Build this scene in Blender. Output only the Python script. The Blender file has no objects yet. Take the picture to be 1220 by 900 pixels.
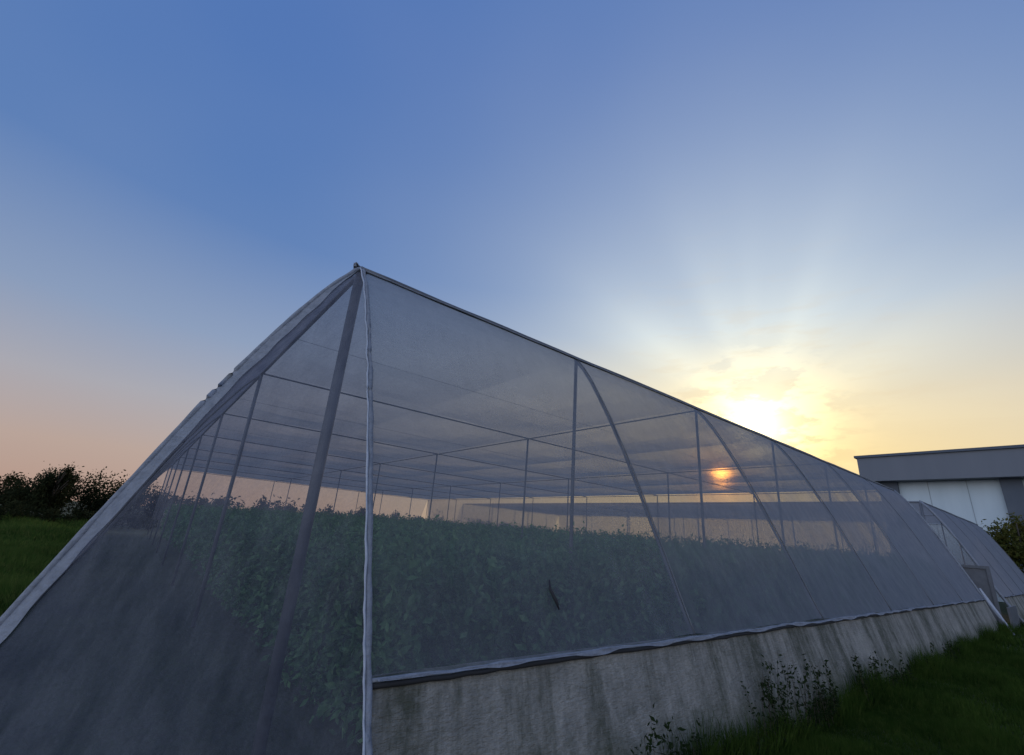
import bpy, math, random
import numpy as np
from mathutils import Vector, Matrix, noise
rng=np.random.default_rng(7); random.seed(7)
S=bpy.context.scene
CH=1.9
S.view_settings.view_transform='Standard'

# ---------------------------------------------------------------- helpers
def lin(r,g,b):
    f=lambda c:(c/255/12.92) if c/255<=.04045 else ((c/255+.055)/1.055)**2.4
    return (f(r),f(g),f(b),1)
def newmat(name):
    m=bpy.data.materials.new(name); m.use_nodes=True
    nt=m.node_tree; nt.nodes.clear(); return m,nt
def N(nt,t,**k):
    n=nt.nodes.new(t)
    for a,b in k.items(): setattr(n,a,b)
    return n
def math_(nt,op,a,b=None,c=None,clamp=False):
    n=N(nt,'ShaderNodeMath',operation=op); n.use_clamp=clamp
    for i,v in enumerate((a,b,c)):
        if v is None: continue
        if isinstance(v,(int,float)): n.inputs[i].default_value=v
        else: nt.links.new(v,n.inputs[i])
    return n.outputs[0]
def vmath(nt,op,a,b=None):
    n=N(nt,'ShaderNodeVectorMath',operation=op)
    for i,v in enumerate((a,b)):
        if v is None: continue
        if isinstance(v,(tuple,list,Vector)): n.inputs[i].default_value=tuple(v)
        else: nt.links.new(v,n.inputs[i])
    return n.outputs['Value'] if op=='DOT_PRODUCT' else n.outputs[0]
def mixc(nt,f,a,b,blend='MIX',clampf=True):
    n=N(nt,'ShaderNodeMix',data_type='RGBA',blend_type=blend); n.clamp_factor=clampf
    for i,v in ((0,f),(6,a),(7,b)):
        if isinstance(v,(int,float)): n.inputs[i].default_value=v
        elif isinstance(v,tuple): n.inputs[i].default_value=v
        else: nt.links.new(v,n.inputs[i])
    return n.outputs[2]
def ramp(nt,f,stops):
    n=N(nt,'ShaderNodeValToRGB'); cr=n.color_ramp
    while len(cr.elements)<len(stops): cr.elements.new(.5)
    for e,(p,c) in zip(cr.elements,stops):
        e.position=p; e.color=c if isinstance(c,tuple) else (c,c,c,1)
    nt.links.new(f,n.inputs[0]); return n.outputs[0]
def noise_(nt,vec,scale,detail=3,rough=.55,dim='3D',out=0):
    n=N(nt,'ShaderNodeTexNoise',noise_dimensions=dim)
    n.inputs['Scale'].default_value=scale; n.inputs['Detail'].default_value=detail; n.inputs['Roughness'].default_value=rough
    if dim=='1D': nt.links.new(vec,n.inputs['W'])
    else: nt.links.new(vec,n.inputs['Vector'])
    return n.outputs[out]
def scalev(nt,vec,s):
    n=N(nt,'ShaderNodeMapping'); n.inputs['Scale'].default_value=s; nt.links.new(vec,n.inputs[0]); return n.outputs[0]
def pos(nt): return N(nt,'ShaderNodeNewGeometry').outputs['Position']
def bump(nt,h,st,dist=.02):
    n=N(nt,'ShaderNodeBump'); n.inputs['Strength'].default_value=st; n.inputs['Distance'].default_value=dist
    nt.links.new(h,n.inputs['Height']); return n.outputs[0]
def principled(name,colfn,rough=.8,bumpfn=None,metal=0):
    m,nt=newmat(name); p=N(nt,'ShaderNodeBsdfPrincipled'); o=N(nt,'ShaderNodeOutputMaterial')
    nt.links.new(p.outputs[0],o.inputs[0]); p.inputs['Roughness'].default_value=rough; p.inputs['Metallic'].default_value=metal
    c=colfn(nt)
    if isinstance(c,tuple): p.inputs['Base Color'].default_value=c
    else: nt.links.new(c,p.inputs['Base Color'])
    if bumpfn: nt.links.new(bumpfn(nt),p.inputs['Normal'])
    return m
def mesh(name,V,F,mat=None,parent=None,smooth=True):
    me=bpy.data.meshes.new(name)
    V=np.asarray(V,dtype=np.float32); 
    if isinstance(F,np.ndarray):
        k=F.shape[1]; n=F.shape[0]
        me.vertices.add(len(V)); me.vertices.foreach_set('co',V.ravel())
        me.loops.add(n*k); me.loops.foreach_set('vertex_index',F.astype(np.int32).ravel())
        me.polygons.add(n); me.polygons.foreach_set('loop_start',np.arange(0,n*k,k,dtype=np.int32))
        me.update(calc_edges=True)
    else:
        me.from_pydata(V.tolist(),[],F); me.update()
    if smooth: me.polygons.foreach_set('use_smooth',np.ones(len(me.polygons),dtype=bool))
    ob=bpy.data.objects.new(name,me); S.collection.objects.link(ob)
    if mat: me.materials.append(mat)
    if parent: ob.parent=parent
    return ob
def empty(name):
    e=bpy.data.objects.new(name,None); S.collection.objects.link(e); return e
def box(name,lo,hi,mat,parent=None):
    x0,y0,z0=lo;x1,y1,z1=hi
    V=[(x0,y0,z0),(x1,y0,z0),(x1,y1,z0),(x0,y1,z0),(x0,y0,z1),(x1,y0,z1),(x1,y1,z1),(x0,y1,z1)]
    F=[(0,3,2,1),(4,5,6,7),(0,1,5,4),(1,2,6,5),(2,3,7,6),(3,0,4,7)]
    return mesh(name,V,F,mat,parent,False)
def tubes(name,paths,mat,parent,seg=8):
    V=[];F=[]
    for pts,r in paths:
        pts=[Vector(p) for p in pts]; base=len(V)
        for i,p in enumerate(pts):
            t=(pts[min(i+1,len(pts)-1)]-pts[max(i-1,0)]).normalized()
            a=Vector((0,0,1)) if abs(t.z)<.9 else Vector((1,0,0))
            u=t.cross(a).normalized(); v=t.cross(u)
            rr=r(i) if callable(r) else r
            for k in range(seg):
                an=2*math.pi*k/seg
                V.append(p+(u*math.cos(an)+v*math.sin(an))*rr)
        for i in range(len(pts)-1):
            for k in range(seg):
                a=base+i*seg+k;b=base+i*seg+(k+1)%seg
                F.append((a,b,b+seg,a+seg))
        F.append(tuple(base+k for k in range(seg))[::-1]); F.append(tuple(base+(len(pts)-1)*seg+k for k in range(seg)))
    return mesh(name,V,F,mat,parent)
def grid(name,fn,nu,nv,mat,parent):
    V=[fn(i/nu,j/nv) for j in range(nv+1) for i in range(nu+1)]
    F=[(j*(nu+1)+i,j*(nu+1)+i+1,(j+1)*(nu+1)+i+1,(j+1)*(nu+1)+i) for j in range(nv) for i in range(nu)]
    return mesh(name,V,F,mat,parent)

# ---------------------------------------------------------------- camera
R=Vector((.7734,-.6300,.0732)).normalized(); Fw=Vector((.5773,.7471,.3296)).normalized()
U=R.cross(Fw).normalized(); R=Fw.cross(U).normalized()
cam=bpy.data.cameras.new('camera'); co=bpy.data.objects.new('camera',cam); S.collection.objects.link(co)
M=Matrix((( R.x,U.x,-Fw.x,0),(R.y,U.y,-Fw.y,0),(R.z,U.z,-Fw.z,CH),(0,0,0,1)))
co.matrix_world=M; cam.sensor_fit='HORIZONTAL'; cam.sensor_width=36; cam.lens=36*536/1220; cam.clip_end=3000; cam.clip_start=.05
S.camera=co

# ---------------------------------------------------------------- sky / sun
def dirv(az,el): 
    az=math.radians(az);el=math.radians(el)
    return Vector((math.cos(az)*math.cos(el),math.sin(az)*math.cos(el),math.sin(el)))
SUN=dirv(26.7,8.0); GL=dirv(22.6,13.5)
w=bpy.data.worlds.new('World'); S.world=w; w.use_nodes=True; nt=w.node_tree; nt.nodes.clear()
L=nt.links
D=vmath(nt,'NORMALIZE',N(nt,'ShaderNodeTexCoord').outputs['Generated'])
sep=N(nt,'ShaderNodeSeparateXYZ'); L.new(D,sep.inputs[0]); z=sep.outputs[2]
base=ramp(nt,z,[(0,lin(182,148,132)),(.09,lin(186,162,150)),(.19,lin(170,168,176)),(.31,lin(134,154,187)),(.50,lin(86,124,182)),(.8,lin(74,114,180))])
dg=math_(nt,'MAXIMUM',vmath(nt,'DOT_PRODUCT',D,GL),0.0)
ds=math_(nt,'MAXIMUM',vmath(nt,'DOT_PRODUCT',D,SUN),0.0)
def P(x,e): return math_(nt,'POWER',x,float(e))
e1=Vector((-GL.y,GL.x,0)).normalized(); e2=GL.cross(e1)*-1
if e2.z<0: e2=-e2
ca=vmath(nt,'DOT_PRODUCT',D,e1); cb=vmath(nt,'DOT_PRODUCT',D,e2)
ang=math_(nt,'ARCTAN2',cb,ca)
rn=noise_(nt,math_(nt,'ADD',ang,3.7),1.7,1.5,.5,'1D')
rays=math_(nt,'MULTIPLY',math_(nt,'SUBTRACT',rn,.48),math_(nt,'MULTIPLY',math_(nt,'MULTIPLY',P(dg,9),math_(nt,'SUBTRACT',1.0,P(dg,90))),1.05))
rayf=math_(nt,'ADD',rays,1.0)
wide=math_(nt,'MULTIPLY',math_(nt,'ADD',P(dg,10),math_(nt,'MULTIPLY',P(dg,3.2),.24)),rayf)
def addglow(col,f,c): 
    return mixc(nt,f,col,c,'ADD',False)
c=addglow(base,wide,(.50,.48,.30,1))
zl=ramp(nt,z,[(0,1.0),(.18,.95),(.42,0.0)])
warm=math_(nt,'MULTIPLY',P(dg,6),zl,clamp=True)
c=mixc(nt,warm,c,lin(246,214,142))
cn=noise_(nt,scalev(nt,D,(1,1,1.5)),1.6,2,.5)
cl=ramp(nt,cn,[(.35,0.0),(.75,1.0)])
c=mixc(nt,math_(nt,'MULTIPLY',cl,.13),c,lin(170,180,200))
cn2=noise_(nt,scalev(nt,D,(1,1,2.4)),13,5,.62)
cl2=ramp(nt,cn2,[(.44,0.05),(.54,1.3)])
core=math_(nt,'MULTIPLY',P(dg,230),cl2)
c=addglow(c,core,(1.0,.80,.34,1))
cn3=noise_(nt,scalev(nt,D,(1,1,5)),9,4,.6)
c=mixc(nt,math_(nt,'MULTIPLY',math_(nt,'MULTIPLY',ramp(nt,cn3,[(.52,0.0),(.66,1.0)]),P(dg,35)),.3),c,lin(222,196,158))
c=addglow(c,P(dg,60),(.14,.12,.05,1))
c=addglow(c,P(dg,900),(1.2,1.1,.8,1))
c=addglow(c,P(ds,500),(1.3,.45,.06,1))
c=addglow(c,P(ds,9000),(70,26,3.5,1))
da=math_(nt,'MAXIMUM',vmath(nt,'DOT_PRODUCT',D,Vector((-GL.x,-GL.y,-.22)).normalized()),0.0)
c=addglow(c,P(da,1.2),(1.05,1.12,1.28,1))  # added fill: unseen sky opposite the sun brightened to lift the foreground
c=mixc(nt,math_(nt,'LESS_THAN',z,0.0),c,lin(70,75,70))
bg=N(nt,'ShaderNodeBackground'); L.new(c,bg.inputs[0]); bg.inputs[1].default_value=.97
sky=N(nt,'ShaderNodeTexSky',sky_type='NISHITA'); sky.sun_disc=False
sky.sun_elevation=math.radians(8); sky.sun_rotation=math.radians(63.3)
bg2=N(nt,'ShaderNodeBackground'); L.new(sky.outputs[0],bg2.inputs[0]); bg2.inputs[1].default_value=.004
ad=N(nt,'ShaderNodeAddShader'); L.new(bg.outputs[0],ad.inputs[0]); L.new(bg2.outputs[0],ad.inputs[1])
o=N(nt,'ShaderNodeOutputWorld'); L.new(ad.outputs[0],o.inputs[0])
sl=bpy.data.lights.new('sun','SUN'); sl.energy=.8; sl.angle=math.radians(2); sl.color=(1,.68,.4)
so=bpy.data.objects.new('sun',sl); S.collection.objects.link(so); so.rotation_euler=(-SUN).to_track_quat('-Z','Y').to_euler(); so.location=(60,30,20)

# ---------------------------------------------------------------- materials
def netmat(name,T0,col,col2,amp=.10,fa=.14,fold=.3):
    m,nt=newmat(name); L=nt.links
    g=N(nt,'ShaderNodeNewGeometry'); p=g.outputs['Position']
    big=noise_(nt,p,.9,3,.6); fine=noise_(nt,p,48,1,.7)
    cosn=math_(nt,'MAXIMUM',math_(nt,'ABSOLUTE',vmath(nt,'DOT_PRODUCT',g.outputs['True Normal'],g.outputs['Incoming'])),.07)
    t0=math_(nt,'ADD',math_(nt,'ADD',math_(nt,'MULTIPLY',math_(nt,'SUBTRACT',big,.5),amp),math_(nt,'MULTIPLY',math_(nt,'SUBTRACT',fine,.5),fa)),T0)
    T=math_(nt,'POWER',t0,math_(nt,'DIVIDE',1.0,cosn),clamp=True)
    st=noise_(nt,scalev(nt,p,(1.2,1.2,.35)),5,3,.6)
    cc=mixc(nt,ramp(nt,st,[(.35,0.0),(.7,1.0)]),col,col2)
    bm=bump(nt,st,fold,.05)
    d=N(nt,'ShaderNodeBsdfDiffuse'); tr=N(nt,'ShaderNodeBsdfTranslucent')
    for s in(d,tr): L.new(cc,s.inputs[0]); L.new(bm,s.inputs['Normal'])
    mx=N(nt,'ShaderNodeMixShader'); mx.inputs[0].default_value=.45; L.new(d.outputs[0],mx.inputs[1]); L.new(tr.outputs[0],mx.inputs[2])
    tp=N(nt,'ShaderNodeBsdfTransparent'); 
    m2=N(nt,'ShaderNodeMixShader'); L.new(T,m2.inputs[0]); L.new(mx.outputs[0],m2.inputs[1]); L.new(tp.outputs[0],m2.inputs[2])
    o=N(nt,'ShaderNodeOutputMaterial'); L.new(m2.outputs[0],o.inputs[0]); return m
NET=netmat('insect_net',.69,(.335,.365,.42,1),(.27,.30,.355,1),.08,.12)
CNET=netmat('insect_net_corner',.69,(.25,.275,.35,1),(.13,.15,.215,1),.10,.22,.7)  # strong two-tone contrast paints fold shading and sheen into the net colour
RNET=netmat('roof_net_cloth',.69,(.41,.425,.45,1),(.37,.385,.41,1),.03,.05)
FNET=netmat('dense_far_net',.52,(.40,.38,.38,1),(.35,.34,.35,1),.05,.0)
HEM=principled('net_hem',lambda nt:mixc(nt,noise_(nt,pos(nt),14,4),(.11,.13,.16,1),(.30,.33,.38,1)),.85,lambda nt:bump(nt,noise_(nt,pos(nt),45,3),.6,.02))
STEEL=principled('galvanised_steel',lambda nt:mixc(nt,noise_(nt,pos(nt),6,4),(.08,.09,.105,1),(.16,.175,.20,1)),.55,metal=.2)
def skirtcol(nt):
    p=pos(nt)
    s1=noise_(nt,scalev(nt,p,(1,.16,.16)),2.0,6,.72)
    s2=noise_(nt,scalev(nt,p,(1,.35,.35)),11,5,.75)
    b=noise_(nt,p,3.0,6,.75); bb=noise_(nt,p,11,5,.75); f=noise_(nt,scalev(nt,p,(.3,1,1)),70,3,.7)
    c=mixc(nt,ramp(nt,b,[(.3,0.0),(.7,1.0)]),(.19,.195,.18,1),(.33,.33,.30,1))
    c=mixc(nt,math_(nt,'MULTIPLY',ramp(nt,s2,[(.48,0.0),(.72,1.0)]),.45),c,(.42,.42,.39,1))
    m1=math_(nt,'MULTIPLY',ramp(nt,s1,[(.46,0.0),(.60,1.0)]),ramp(nt,bb,[(.30,.45),(.58,1.0)]))
    c=mixc(nt,math_(nt,'MULTIPLY',m1,.88),c,(.05,.06,.04,1))
    c=mixc(nt,math_(nt,'MULTIPLY',ramp(nt,bb,[(.54,0.0),(.70,1.0)]),.5),c,(.075,.085,.06,1))
    c=mixc(nt,math_(nt,'MULTIPLY',ramp(nt,f,[(.4,0.0),(.7,1.0)]),.3),c,(.10,.10,.09,1))
    sep=N(nt,'ShaderNodeSeparateXYZ'); nt.links.new(p,sep.inputs[0])
    lo=ramp(nt,math_(nt,'ADD',sep.outputs[2],math_(nt,'MULTIPLY',b,.8)),[(.40,.95),(.90,0.0)])
    return mixc(nt,lo,c,(.045,.06,.028,1))
SKIRT=principled('weathered_concrete',skirtcol,.9,lambda nt:bump(nt,math_(nt,'ADD',noise_(nt,scalev(nt,pos(nt),(.3,1,1)),50,3,.7),noise_(nt,pos(nt),9,5,.7)),.8,.025))
WHITEF=principled('white_flap',lambda nt:mixc(nt,noise_(nt,pos(nt),22,4),(.22,.26,.32,1),(.50,.54,.60,1)),.7)
DARK=principled('dark_gap_fill',lambda nt:(.02,.022,.025,1),.8)  # near-black tone standing in for the gap under the hem; also the rip
def groundcol(nt):
    p=pos(nt); a=noise_(nt,p,.35,5,.65); b=noise_(nt,p,7,5,.7)
    c=mixc(nt,ramp(nt,a,[(.35,0.0),(.65,1.0)]),(.022,.038,.012,1),(.05,.07,.022,1))
    c=mixc(nt,ramp(nt,b,[(.4,0.0),(.75,.7)]),c,(.035,.032,.018,1))
    return c
GROUND=principled('grassy_ground',groundcol,.95,lambda nt:bump(nt,noise_(nt,pos(nt),9,5,.7),.7,.08))
def leafmat(name,a,b,c,sc=3.0,tr=.35):
    m,nt=newmat(name); L=nt.links; p=pos(nt)
    n1=ramp(nt,noise_(nt,p,sc,3,.6),[(.35,0.0),(.65,1.0)]); n2=ramp(nt,noise_(nt,p,sc*9,2,.6),[(.45,0.0),(.75,1.0)])
    col=mixc(nt,math_(nt,'MULTIPLY',n2,.6),mixc(nt,n1,a,b),c)
    d=N(nt,'ShaderNodeBsdfDiffuse'); t=N(nt,'ShaderNodeBsdfTranslucent'); L.new(col,d.inputs[0]); L.new(col,t.inputs[0])
    x=N(nt,'ShaderNodeMixShader'); x.inputs[0].default_value=tr; L.new(d.outputs[0],x.inputs[1]); L.new(t.outputs[0],x.inputs[2])
    o=N(nt,'ShaderNodeOutputMaterial'); L.new(x.outputs[0],o.inputs[0]); return m
CROP=leafmat('crop_leaf',(.06,.14,.065,1),(.11,.23,.10,1),(.26,.42,.20,1),1.6)
GRASS=leafmat('grass_blade',(.022,.050,.010,1),(.045,.085,.016,1),(.09,.12,.03,1),1.1)
FIELD=leafmat('field_grass',(.035,.075,.016,1),(.075,.13,.028,1),(.19,.19,.06,1),.5)
TREE=leafmat('tree_leaf',(.014,.022,.011,1),(.032,.04,.018,1),(.07,.065,.032,1),.5)
BUSH=leafmat('bush_leaf',(.05,.075,.02,1),(.11,.11,.03,1),(.2,.16,.05,1),1.5)
WEED=leafmat('weed_leaf',(.012,.025,.010,1),(.03,.05,.018,1),(.05,.06,.03,1),4)
BARK=principled('bark',lambda nt:mixc(nt,noise_(nt,pos(nt),9,4),(.03,.025,.02,1),(.08,.065,.05,1)),.9)

# ---------------------------------------------------------------- ground
xs=np.concatenate([[-1500,-400,-120,-60],np.linspace(-30,60,31),[90,160,400,1500]]); 
gv=[(x,y,0.0) for y in xs for x in xs]
n=len(xs)
gf=[(j*n+i,j*n+i+1,(j+1)*n+i+1,(j+1)*n+i) for j in range(n-1) for i in range(n-1)]
mesh('ground',gv,gf,GROUND)

# ---------------------------------------------------------------- net greenhouse
PRZ=[2.8,2.55,2.3,1.69,.93,0,-.87,-1.9]; PRO=[0,.22,.38,.72,1.09,1.49,1.85,2.36]
def outz(z): return float(np.interp(-z,[-a for a in PRZ],PRO))
def smooth_out(z):
    return (outz(z-.15 if z>-1.7 else z)+outz(min(z+.15,2.8))+outz(z)*2)/4 if z<2.79 else 0
X0,Y0,HT=1.35,4.80,2.8
BX=3.66; BY=5.4; NX=6; NY=7
ZB=-CH+.02
def rib_side(x,zs,y0=Y0,off=0): return [(x,y0-smooth_out(q)-off,q+CH) for q in zs]
def nz(x,y,z,s): return noise.noise(Vector((x*s,y*s,z*s)))

def greenhouse(name,X0,NXb,main=True):
    G=empty(name); X1=X0+NXb*BX; Y1=Y0+NY*BY
    def roof(u,v):
        x=X0+u*(X1-X0); y=Y0+v*(Y1-Y0)
        sx=abs(math.sin(math.pi*(x-X0)/BX)); sy=abs(math.sin(math.pi*(y-Y0)/BY))
        return (x,y,HT+CH-.08*sx*sy+.03*nz(x,y,0,.9)*sx+.012)
    grid('roof_net',roof,NXb*8,NY*10,RNET,G)
    zs=list(np.linspace(HT,-.87,26))
    def side(u,v):
        x=X0+u*(X1-X0); zz=zs[int(round(v*25))]
        sag=abs(math.sin(math.pi*(x-X0)/BX))**.7*math.sin(math.pi*v)
        y=Y0-smooth_out(zz)+.06*sag+.02*nz(x,zz*.4,3,1.5)*math.sin(math.pi*v)
        return (x,y,zz+CH+(0 if v<.99 else .03*nz(x,0,5,1.3)))
    grid('side_net',side,NXb*12,25,NET,G)
    grid('back_side_net',lambda u,v:(X0+u*(X1-X0),Y1+smooth_out(zs[int(round(v*25))]),zs[int(round(v*25))]+CH),12,25,NET,G)
    grid('far_end_net',lambda u,v:(X1+.02+.25*v,Y0-smooth_out(zs[int(round(v*25))])*(1-u)+u*(Y1-Y0),zs[int(round(v*25))]+CH),16,25,FNET,G)
    paths=[]
    for i in range(1,NXb+1):
        x=X0+i*BX; paths.append((rib_side(x,np.linspace(HT,-.87,16),off=-.03),.019))
    tubes('side_ribs',paths,STEEL,G)
    tubes('rib_seams',[( [(X0+i*BX+.008*nz(i,q,0,3),Y0-smooth_out(q)-.008,q+CH) for q in np.linspace(HT,-.87,30)],.009) for i in range(1,NXb+1)],STEEL,G,6)
    a0=smooth_out(-.87)+.02
    def skirt(u,v):
        x=X0+.03+u*(X1-X0+.02); y=Y0-a0-.26*v; q=-.90-(CH-.90+.02)*v
        return (x,y-.008*nz(x,v,0,3)-.02*nz(x,v,0,.6),q+CH)
    grid('base_wall_face',skirt,NXb*30,8,SKIRT,G)
    grid('base_wall_top',lambda u,v:(X0+.03+u*(X1-X0+.02),Y0-a0+.16*v-.02*nz(X0+.03+u*(X1-X0+.02),0,0,.6)*(1-v)-.008*nz(X0+.03+u*(X1-X0+.02),0,0,3)*(1-v),CH-.90),NXb*30,1,SKIRT,G)
    n=NXb*26
    hem=[(X0+(X1-X0)*i/n,Y0-smooth_out(-.87)-.035+.012*nz(i,0,1,.23),-.875+CH+.02*nz(i,0,7,.13)+.008*nz(i,0,7,.9)) for i in range(n+1)]
    tubes('hem_roll',[(hem,lambda i:.012+.006*nz(i,0,3,.5))],HEM,G)
    tubes('hem_gap_strip',[([(a,b-.004,c-.030) for a,b,c in hem],.017)],DARK,G,6)  # dark strip painted in for the shaded gap below the hem, no separate part
    def fold(u,v):
        x=X0+.05+u*(X1-X0-.1); i=u*n
        ln=.008+.05*max(0,nz(x,0,2,1.9)+.12)
        return (x,Y0-smooth_out(-.87)-.058-.012*nz(x,v,0,7)-.01*v,-.868+CH+.02*nz(i,0,7,.13)-ln*v)
    grid('hem_fold',fold,NXb*60,3,HEM,G)
    m=NXb*10
    tubes('roof_edge_beam',[([(X0+(X1-X0)*i/m,Y0-.01,HT+CH+.015+.012*nz(i,1,0,.4)) for i in range(m+1)],.028)],STEEL,G)
    tubes('roof_edge_hem',[([(X0+(X1-X0)*i/m,Y0-.038,HT+CH-.010+.010*nz(i,4,0,.8)) for i in range(m+1)],.012)],HEM,G,6)
    pp=[];tt=[]
    for i in range(NXb+1):
        for j in range(NY+1):
            if i%2==1 and j>0: continue
            r=.056 if (i==0 and j==0) else .026
            if i==0: r=max(r,.034)
            pp.append(([(X0+i*BX,Y0+j*BY,0),(X0+i*BX,Y0+j*BY,HT+CH-.02)],r))
    for j in range(1,NY+1):
        tt.append(([(X0+(X1-X0)*k/12,Y0+j*BY,HT+CH-.03) for k in range(13)],.018))
    for i in range(0,NXb+1,2):
        tt.append(([(X0+i*BX,Y0+(Y1-Y0)*k/12,HT+CH-.045) for k in range(13)],.016 if i else .03))
    for j in range(NY*2):
        if j%2: tt.append(([(X0,Y0+j*BY/2,HT+CH-.07),(X1,Y0+j*BY/2,HT+CH-.07)],.003))
    tubes('posts',pp,STEEL,G); tubes('roof_ties',tt,STEEL,G)
    if not main:
        def endn(u,v):
            q=zs[int(round(v*25))]; return (X0+.02,Y0-smooth_out(q)+u*(14+smooth_out(q)),q+CH)
        grid('end_net',endn,10,25,NET,G)
        tubes('end_rib',[(rib_side(X0,np.linspace(HT,ZB,20)),.05)],HEM,G)
        return G
    zf=list(np.linspace(HT,ZB,26))
    def endnet(u,v):
        q=zf[int(round(v*25))]; y=Y0+u*(Y1-Y0)
        return (X0-smooth_out(q)+.02,y,q+CH)
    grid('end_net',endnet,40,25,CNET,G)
    tubes('end_ribs',[([(X0-smooth_out(q)+.05,Y0+j*BY,q+CH) for q in zf],.02) for j in range(1,NY+1)],STEEL,G)
    zg=list(np.linspace(HT,ZB,61))
    def corner(u,v):
        q=zg[int(round(v*60))]
        A=Vector((X0,Y0-smooth_out(q)-.02,q+CH)); B=Vector((X0-smooth_out(q),Y0-.04,q+CH))
        p=A.lerp(B,u); nrm=Vector((-.7,-.7,.3))
        s=math.sin(math.pi*u)*math.sin(math.pi*min(1,v*1.05))
        # shallow diagonal pull folds running down towards the hip
        dg_=u*1.6+v*2.4
        d=.05*s*v*nz(u*3,v*4,1,1.4)+.022*s*v*nz(dg_*5,(u-v)*1.2,2,1)+.008*s*nz(dg_*15,(u-v)*2,7,1)
        return p+nrm*d
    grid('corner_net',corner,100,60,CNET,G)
    zc=np.linspace(HT,ZB,80)
    tubes('corner_rib',[([(X0+.012*nz(0,q*5,1,1),Y0-smooth_out(q)-.03+.008*nz(1,q*5,4,1),q+CH) for q in zc],lambda i:.024+.009*nz(i,0,2,.35))],HEM,G)
    tubes('corner_piping',[([(X0-.030+.014*nz(4,q*7,1,1),Y0-smooth_out(q)-.045,q+CH) for q in zc],lambda i:.008+.005*nz(i,3,2,.4))],WHITEF,G,6)
    hipo=[(X0-smooth_out(q)-.0,Y0-.05,q+CH) for q in zc]
    tubes('hip_rib',[([(a+.006*nz(i,2,1,.3),b,c_+.006*nz(i,5,1,.3)) for i,(a,b,c_) in enumerate(hipo)],lambda i:.028+.004*nz(i,9,1,.4))],HEM,G)
    def ribbon(u,v):
        i=int(round(v*79)); q=zc[i]; wd=min(.13,.13*(smooth_out(q)/.5+.05))*(1+.25*nz(i*.2,3,0,1))
        A=Vector(hipo[i]); Bv=Vector((X0,Y0-smooth_out(q)-.02,q+CH))-A
        Bv=Bv.normalized() if Bv.length>1e-3 else Vector((1,-1,0)).normalized()
        return A+Bv*(wd*u)+Vector((-.7,-.7,.2))*(.012+.008*nz(i*.3,u*2,0,1))
    grid('hip_hem',ribbon,6,79,HEM,G)
    kn=[]
    for k in range(7):
        a=random.uniform(0,6.28); kn.append(([Vector((X0-.04,Y0-.04,HT+CH+.01)),Vector((X0-.04+.06*math.cos(a),Y0-.04+.06*math.sin(a),HT+CH+.03+random.uniform(-.02,.02))),Vector((X0+.08*math.cos(a),Y0-.03+.08*math.sin(a),HT+CH+random.uniform(-.03,.02)))],.013))
    tubes('apex_knot',kn,HEM,G,6)
    def flap(u,v):
        q=-.55-(CH-.57)*v; return (X1+.04+.45*u*(.35+.65*v),Y0-1.74-.55*v-.06+.03*math.sin(u*5+v*3),q+CH)
    grid('end_flap',flap,6,10,WHITEF,G)
    tubes('end_edge_rib',[(rib_side(X1+.02,np.linspace(HT,ZB,20),off=.02),.035)],HEM,G)
    tubes('net_rip',[([(3.02,Y0-smooth_out(-.35)-.02,-.35+CH),(3.00,Y0-smooth_out(-.42)-.03,-.42+CH),(3.03,Y0-smooth_out(-.5)-.04,-.5+CH),(3.05,Y0-smooth_out(-.58)-.03,-.57+CH)],lambda i:[.006,.014,.017,.005][i])],DARK,G,6)
    return G
greenhouse('net_greenhouse',X0,NX,True)
greenhouse('net_greenhouse',27.6,4,False)

dr=empty('metal_door')
box('door_leaf',(25.0,2.9,0),(25.06,4.3,2.0),STEEL,dr)
box('door_frame_side',(24.95,2.80,0),(25.1,2.895,2.1),STEEL,dr)
box('door_frame_top',(24.95,2.897,2.002),(25.1,4.4,2.1),STEEL,dr)
box('door_panel',(25.4,2.6,0),(27.4,2.66,.75),STEEL,dr)

# ---------------------------------------------------------------- leaf clouds
def leafquads(P,size,up=.5):
    n=len(P)
    d=rng.normal(size=(n,3)); d/=np.linalg.norm(d,axis=1)[:,None]
    e=rng.normal(size=(n,3)); e[:,2]*=up; e-= (e*d).sum(1)[:,None]*d; e/=np.linalg.norm(e,axis=1)[:,None]
    s=(size*rng.uniform(.5,1.3,n))[:,None]
    V=np.stack([P-d*s,P+e*s*.45,P+d*s,P-e*s*.45],1).reshape(-1,3)
    F=np.arange(4*n).reshape(-1,4); return V,F
def blades(P,h,wd,lean=.5):
    n=len(P); a=rng.uniform(0,6.283,n); hh=h*rng.uniform(.4,1.2,n)
    b=rng.uniform(0,6.283,n); ln=hh*rng.uniform(0,lean,n)
    dx=np.stack([np.cos(a),np.sin(a),0*a],1)*(wd*rng.uniform(.6,1.4,n))[:,None]
    tip=P+np.stack([np.cos(b)*ln,np.sin(b)*ln,hh],1)
    V=np.stack([P-dx,P+dx,tip],1).reshape(-1,3); return V,np.arange(3*n).reshape(-1,3)

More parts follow.
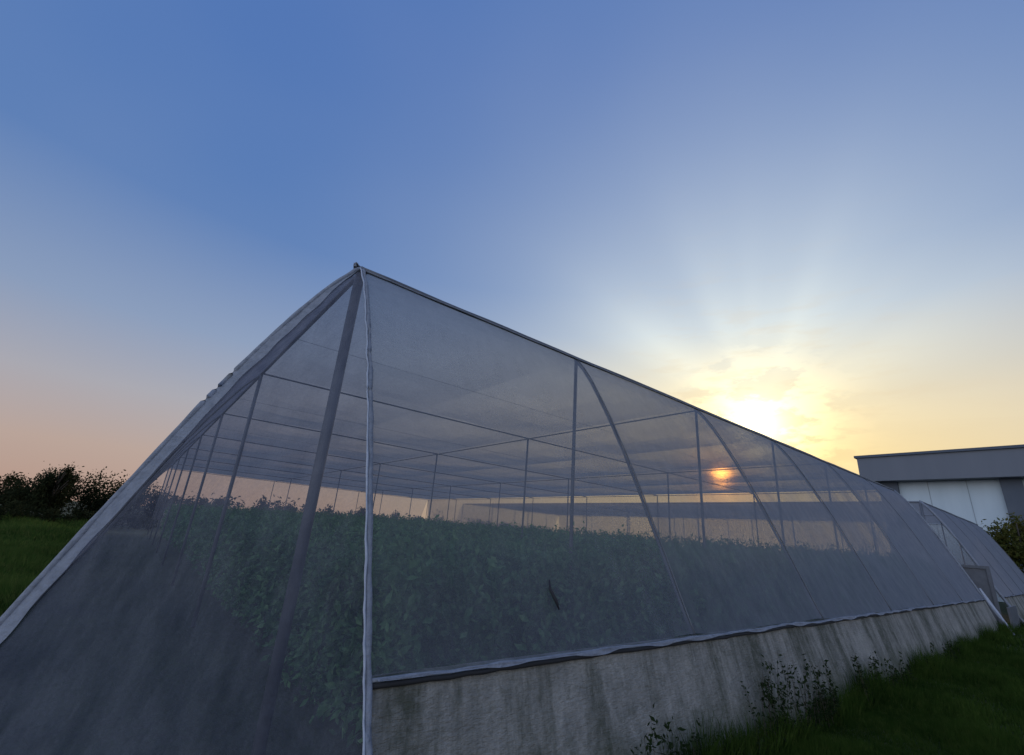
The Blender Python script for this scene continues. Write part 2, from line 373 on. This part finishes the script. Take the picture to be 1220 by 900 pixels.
def topz(x,y):
    return 1.70+.08*np.sin(x*2.1+np.sin(y*1.3)*1.5)+.06*np.sin(y*1.9+x*.7)+.06*np.sin(x*6.3+y*5.1)+.010*(y-5)+.026*np.clip(x-3,0,16)
def zone(n,x0,x1,y0,y1,zlo,size):
    x=rng.uniform(x0,x1,n);y=rng.uniform(y0,y1,n); t=topz(x,y); zz=zlo+(t-zlo)*rng.uniform(0,1,n)**.8
    dens=.3+.7*(np.sin(x*6.28/.9)>-.3); keep=rng.uniform(size=n)<dens
    P=np.stack([x,y,zz],1)[keep]; return leafquads(P,size)
parts=[zone(90000,1.9,12,3.9,6.6,.05,.06),zone(32000,12,23,3.9,6.6,.1,.085),zone(28000,1.9,4.6,6.6,14,.1,.075),
       zone(15000,1.9,5,14,42,.2,.13),zone(56000,4,23,6.6,42,1.0,.12)]
n=14000; x=rng.uniform(1.9,23,n);y=rng.uniform(3.9,42,n);P=np.stack([x,y,topz(x,y)+.24*rng.uniform(0,1,n)**2],1); parts.append(leafquads(P,.05,2))
def join(parts,k):
    V=[];F=[];o=0
    for v,f in parts: V.append(v);F.append(f+o);o+=len(v)
    return np.concatenate(V),np.concatenate(F)
V,F=join(parts,4); mesh('crop_plants',V,F,CROP,None,False)

gp=[]
YW=2.70
def gsc(n,x0,x1,y0,y1,h,wd,lean=.7):
    x=rng.uniform(x0,x1,n);y=rng.uniform(y0,y1,n)
    hm=h*(.5+.9*np.clip(np.sin(x*1.7+np.sin(y*2.3)*2)*.5+np.sin(x*4.1+y*3.3)*.3+.5,0,1.3))
    P=np.stack([x,y,0*x],1); return blades(P,hm,wd,lean)
gp.append(gsc(110000,3,9,-.2,YW,.11,.004)); gp.append(gsc(60000,9,18,-1,YW,.15,.007)); gp.append(gsc(30000,18,45,-4,YW,.2,.016))
gp.append(gsc(14000,3,24,YW-.25,YW,.30,.006))
V,F=join(gp,3); mesh('grass',V,F,GRASS,None,False)
fp=[]
n=80000; y=5+rng.uniform(0,1,n)**1.5*22; x=-1.0-rng.uniform(0,1,n)*(1+.16*y); fp.append(blades(np.stack([x,y,0*x],1),.36*(.3+1.1*np.abs(np.sin(x*1.3+y*.7)*np.sin(y*.31+1))),.010,.8))
n=50000; y=25+rng.uniform(0,1,n)**1.3*37; x=-1.0-rng.uniform(0,1,n)*(3+.2*y); fp.append(blades(np.stack([x,y,0*x],1),.5*(.3+1.1*np.abs(np.sin(x*.8+y*.4)*np.sin(y*.23))),.035,.8))
V,F=join(fp,3); mesh('field_grass',V,F,FIELD,None,False)

def weed(name,cx,cy,h,r,n):
    W=empty(name); st=[];LP=[]
    for k in range(n):
        a=random.uniform(0,6.28); ox=random.uniform(-1,1)
        b=Vector((cx+r*ox,cy+random.uniform(-.10,.04),0)); hh=h*random.uniform(.45,1.05)*(1.1-.35*(ox+1)/2)
        f=lambda t:b+Vector((math.cos(a)*.3*hh*t*t,.06*hh*t,hh*t))
        st.append(([f(t) for t in (0,.25,.5,.75,1)],lambda i:.0035-.0006*i))
        for _ in range(30): LP.append(f(random.uniform(.15,1))+Vector((random.gauss(0,.035),-abs(random.gauss(0,.025)),random.gauss(0,.03))))
    tubes('stems',st,BARK,W,5)
    V,F=leafquads(np.array([tuple(p) for p in LP]),.026); mesh('leaves',V,F,WEED,W,False)
weed('weed',6.6,2.58,.84,1.1,44); weed('weed',3.95,2.56,.56,.38,22); weed('weed',9.8,2.57,.6,1.3,30); weed('weed',13.8,2.57,.5,1.8,22); weed('weed',5.0,2.57,.3,.5,8)

# ---------------------------------------------------------------- trees
def crown(cx,cy,cz,rx,ry,rz,n,ncl,size):
    out=[]
    for k in range(ncl):
        v=rng.normal(size=3); v/=np.linalg.norm(v); rr=rng.uniform(.2,1)**.5
        c=np.array([cx+v[0]*rx*rr*.8,cy+v[1]*ry*rr*.8,cz+v[2]*rz*rr*.8]); s=rng.uniform(.18,.42)
        out.append(c+rng.normal(size=(n//ncl,3))*np.array([rx,ry,rz])*s*.5)
    P=np.concatenate(out); P=P[P[:,2]>.05]; return leafquads(P,size)
parts=[]
x=-42.0
while x<75:
    y=62+random.uniform(-4,4)+max(0,x)*.25; far=x>3
    h=random.uniform(3.8,5.4) if not far else random.uniform(3.4,4.6)
    wdt=random.uniform(1.7,3.0)
    parts.append(crown(x,y,h*.48,wdt,wdt,h*.52,3000 if not far else 900,18,.14 if not far else .25)); x+=wdt*random.uniform(.55,.95)
for k in range(26):
    x=random.uniform(-22,2); y=random.uniform(46,54); h=random.uniform(1.0,1.9); parts.append(crown(x,y,h*.45,h*.9,h*.8,h*.5,900,9,.10))
V,F=join(parts,4); mesh('distant_treeline',V,F,TREE,None,False)
def tree(name,cx,cy,h,r,mat,n,size):
    T=empty(name); tr=[([(cx,cy,0),(cx+.08,cy,h*.3),(cx-.05,cy+.05,h*.6),(cx,cy,h*.85)],lambda i:.12-.03*i)]
    for k in range(9):
        a=random.uniform(0,6.28); z0=h*random.uniform(.3,.6)
        tr.append(([(cx,cy,z0),(cx+math.cos(a)*r*.4,cy+math.sin(a)*r*.4,z0+h*.12),(cx+math.cos(a)*r*.8,cy+math.sin(a)*r*.8,z0+h*.25)],lambda i:.045-.013*i))
    tubes('trunk_and_limbs',tr,BARK,T,7)
    V,F=crown(cx,cy,h*.55,r,r,h*.42,n,30,size); mesh('crown',V,F,mat,T,False)
tree('broadleaf_tree',-5.4,54,5.1,1.4,TREE,8000,.11)
tree('broadleaf_tree',45.9,3.3,6.0,2.0,BUSH,9000,.11)

# ---------------------------------------------------------------- warehouse
Wm=principled('painted_panel',lambda nt:mixc(nt,noise_(nt,scalev(nt,pos(nt),(1,1,.2)),1.2,4),(.38,.48,.54,1),(.50,.60,.66,1)),.6)
Rf=principled('roof_fascia',lambda nt:mixc(nt,noise_(nt,scalev(nt,pos(nt),(1,1,.2)),.8,4),(.10,.12,.15,1),(.15,.17,.20,1)),.6)
Co=principled('concrete_column',lambda nt:mixc(nt,noise_(nt,pos(nt),1.5,4),(.06,.08,.11,1),(.10,.12,.15,1)),.8)
WH=empty('warehouse'); fx=49.0; DZ=CH-1.6
box('wall',(fx,-30,0),(fx+25,11.0,8.1+DZ),Wm,WH)
box('roof_fascia',(fx-1.2,-31,8.12+DZ),(fx+26,11.9,10.1+DZ),Rf,WH)
box('roof_trim',(fx-1.35,-31.2,10.104+DZ),(fx+26.2,12.05,10.3+DZ),Co,WH)
for k,yy in enumerate([10.2,3.2,-3.6,-10.4,-17.2,-24]):
    box(f'column_{k}',(fx-.35,yy-.55,0),(fx-.003,yy+.55,8.117+DZ),Co,WH)
Sm=principled('panel_joint',lambda nt:(.25,.30,.34,1),.7)
for k in range(6):
    y0=3.95-6.8*(k-1)
    for q in (2,4):
        if y0-.7-q*1.13<9.5: box(f'panel_seam_{k}_{q}',(fx-.02,y0-.7-q*1.13,0),(fx-.002,y0-.66-q*1.13,8.11+DZ),Sm,WH)
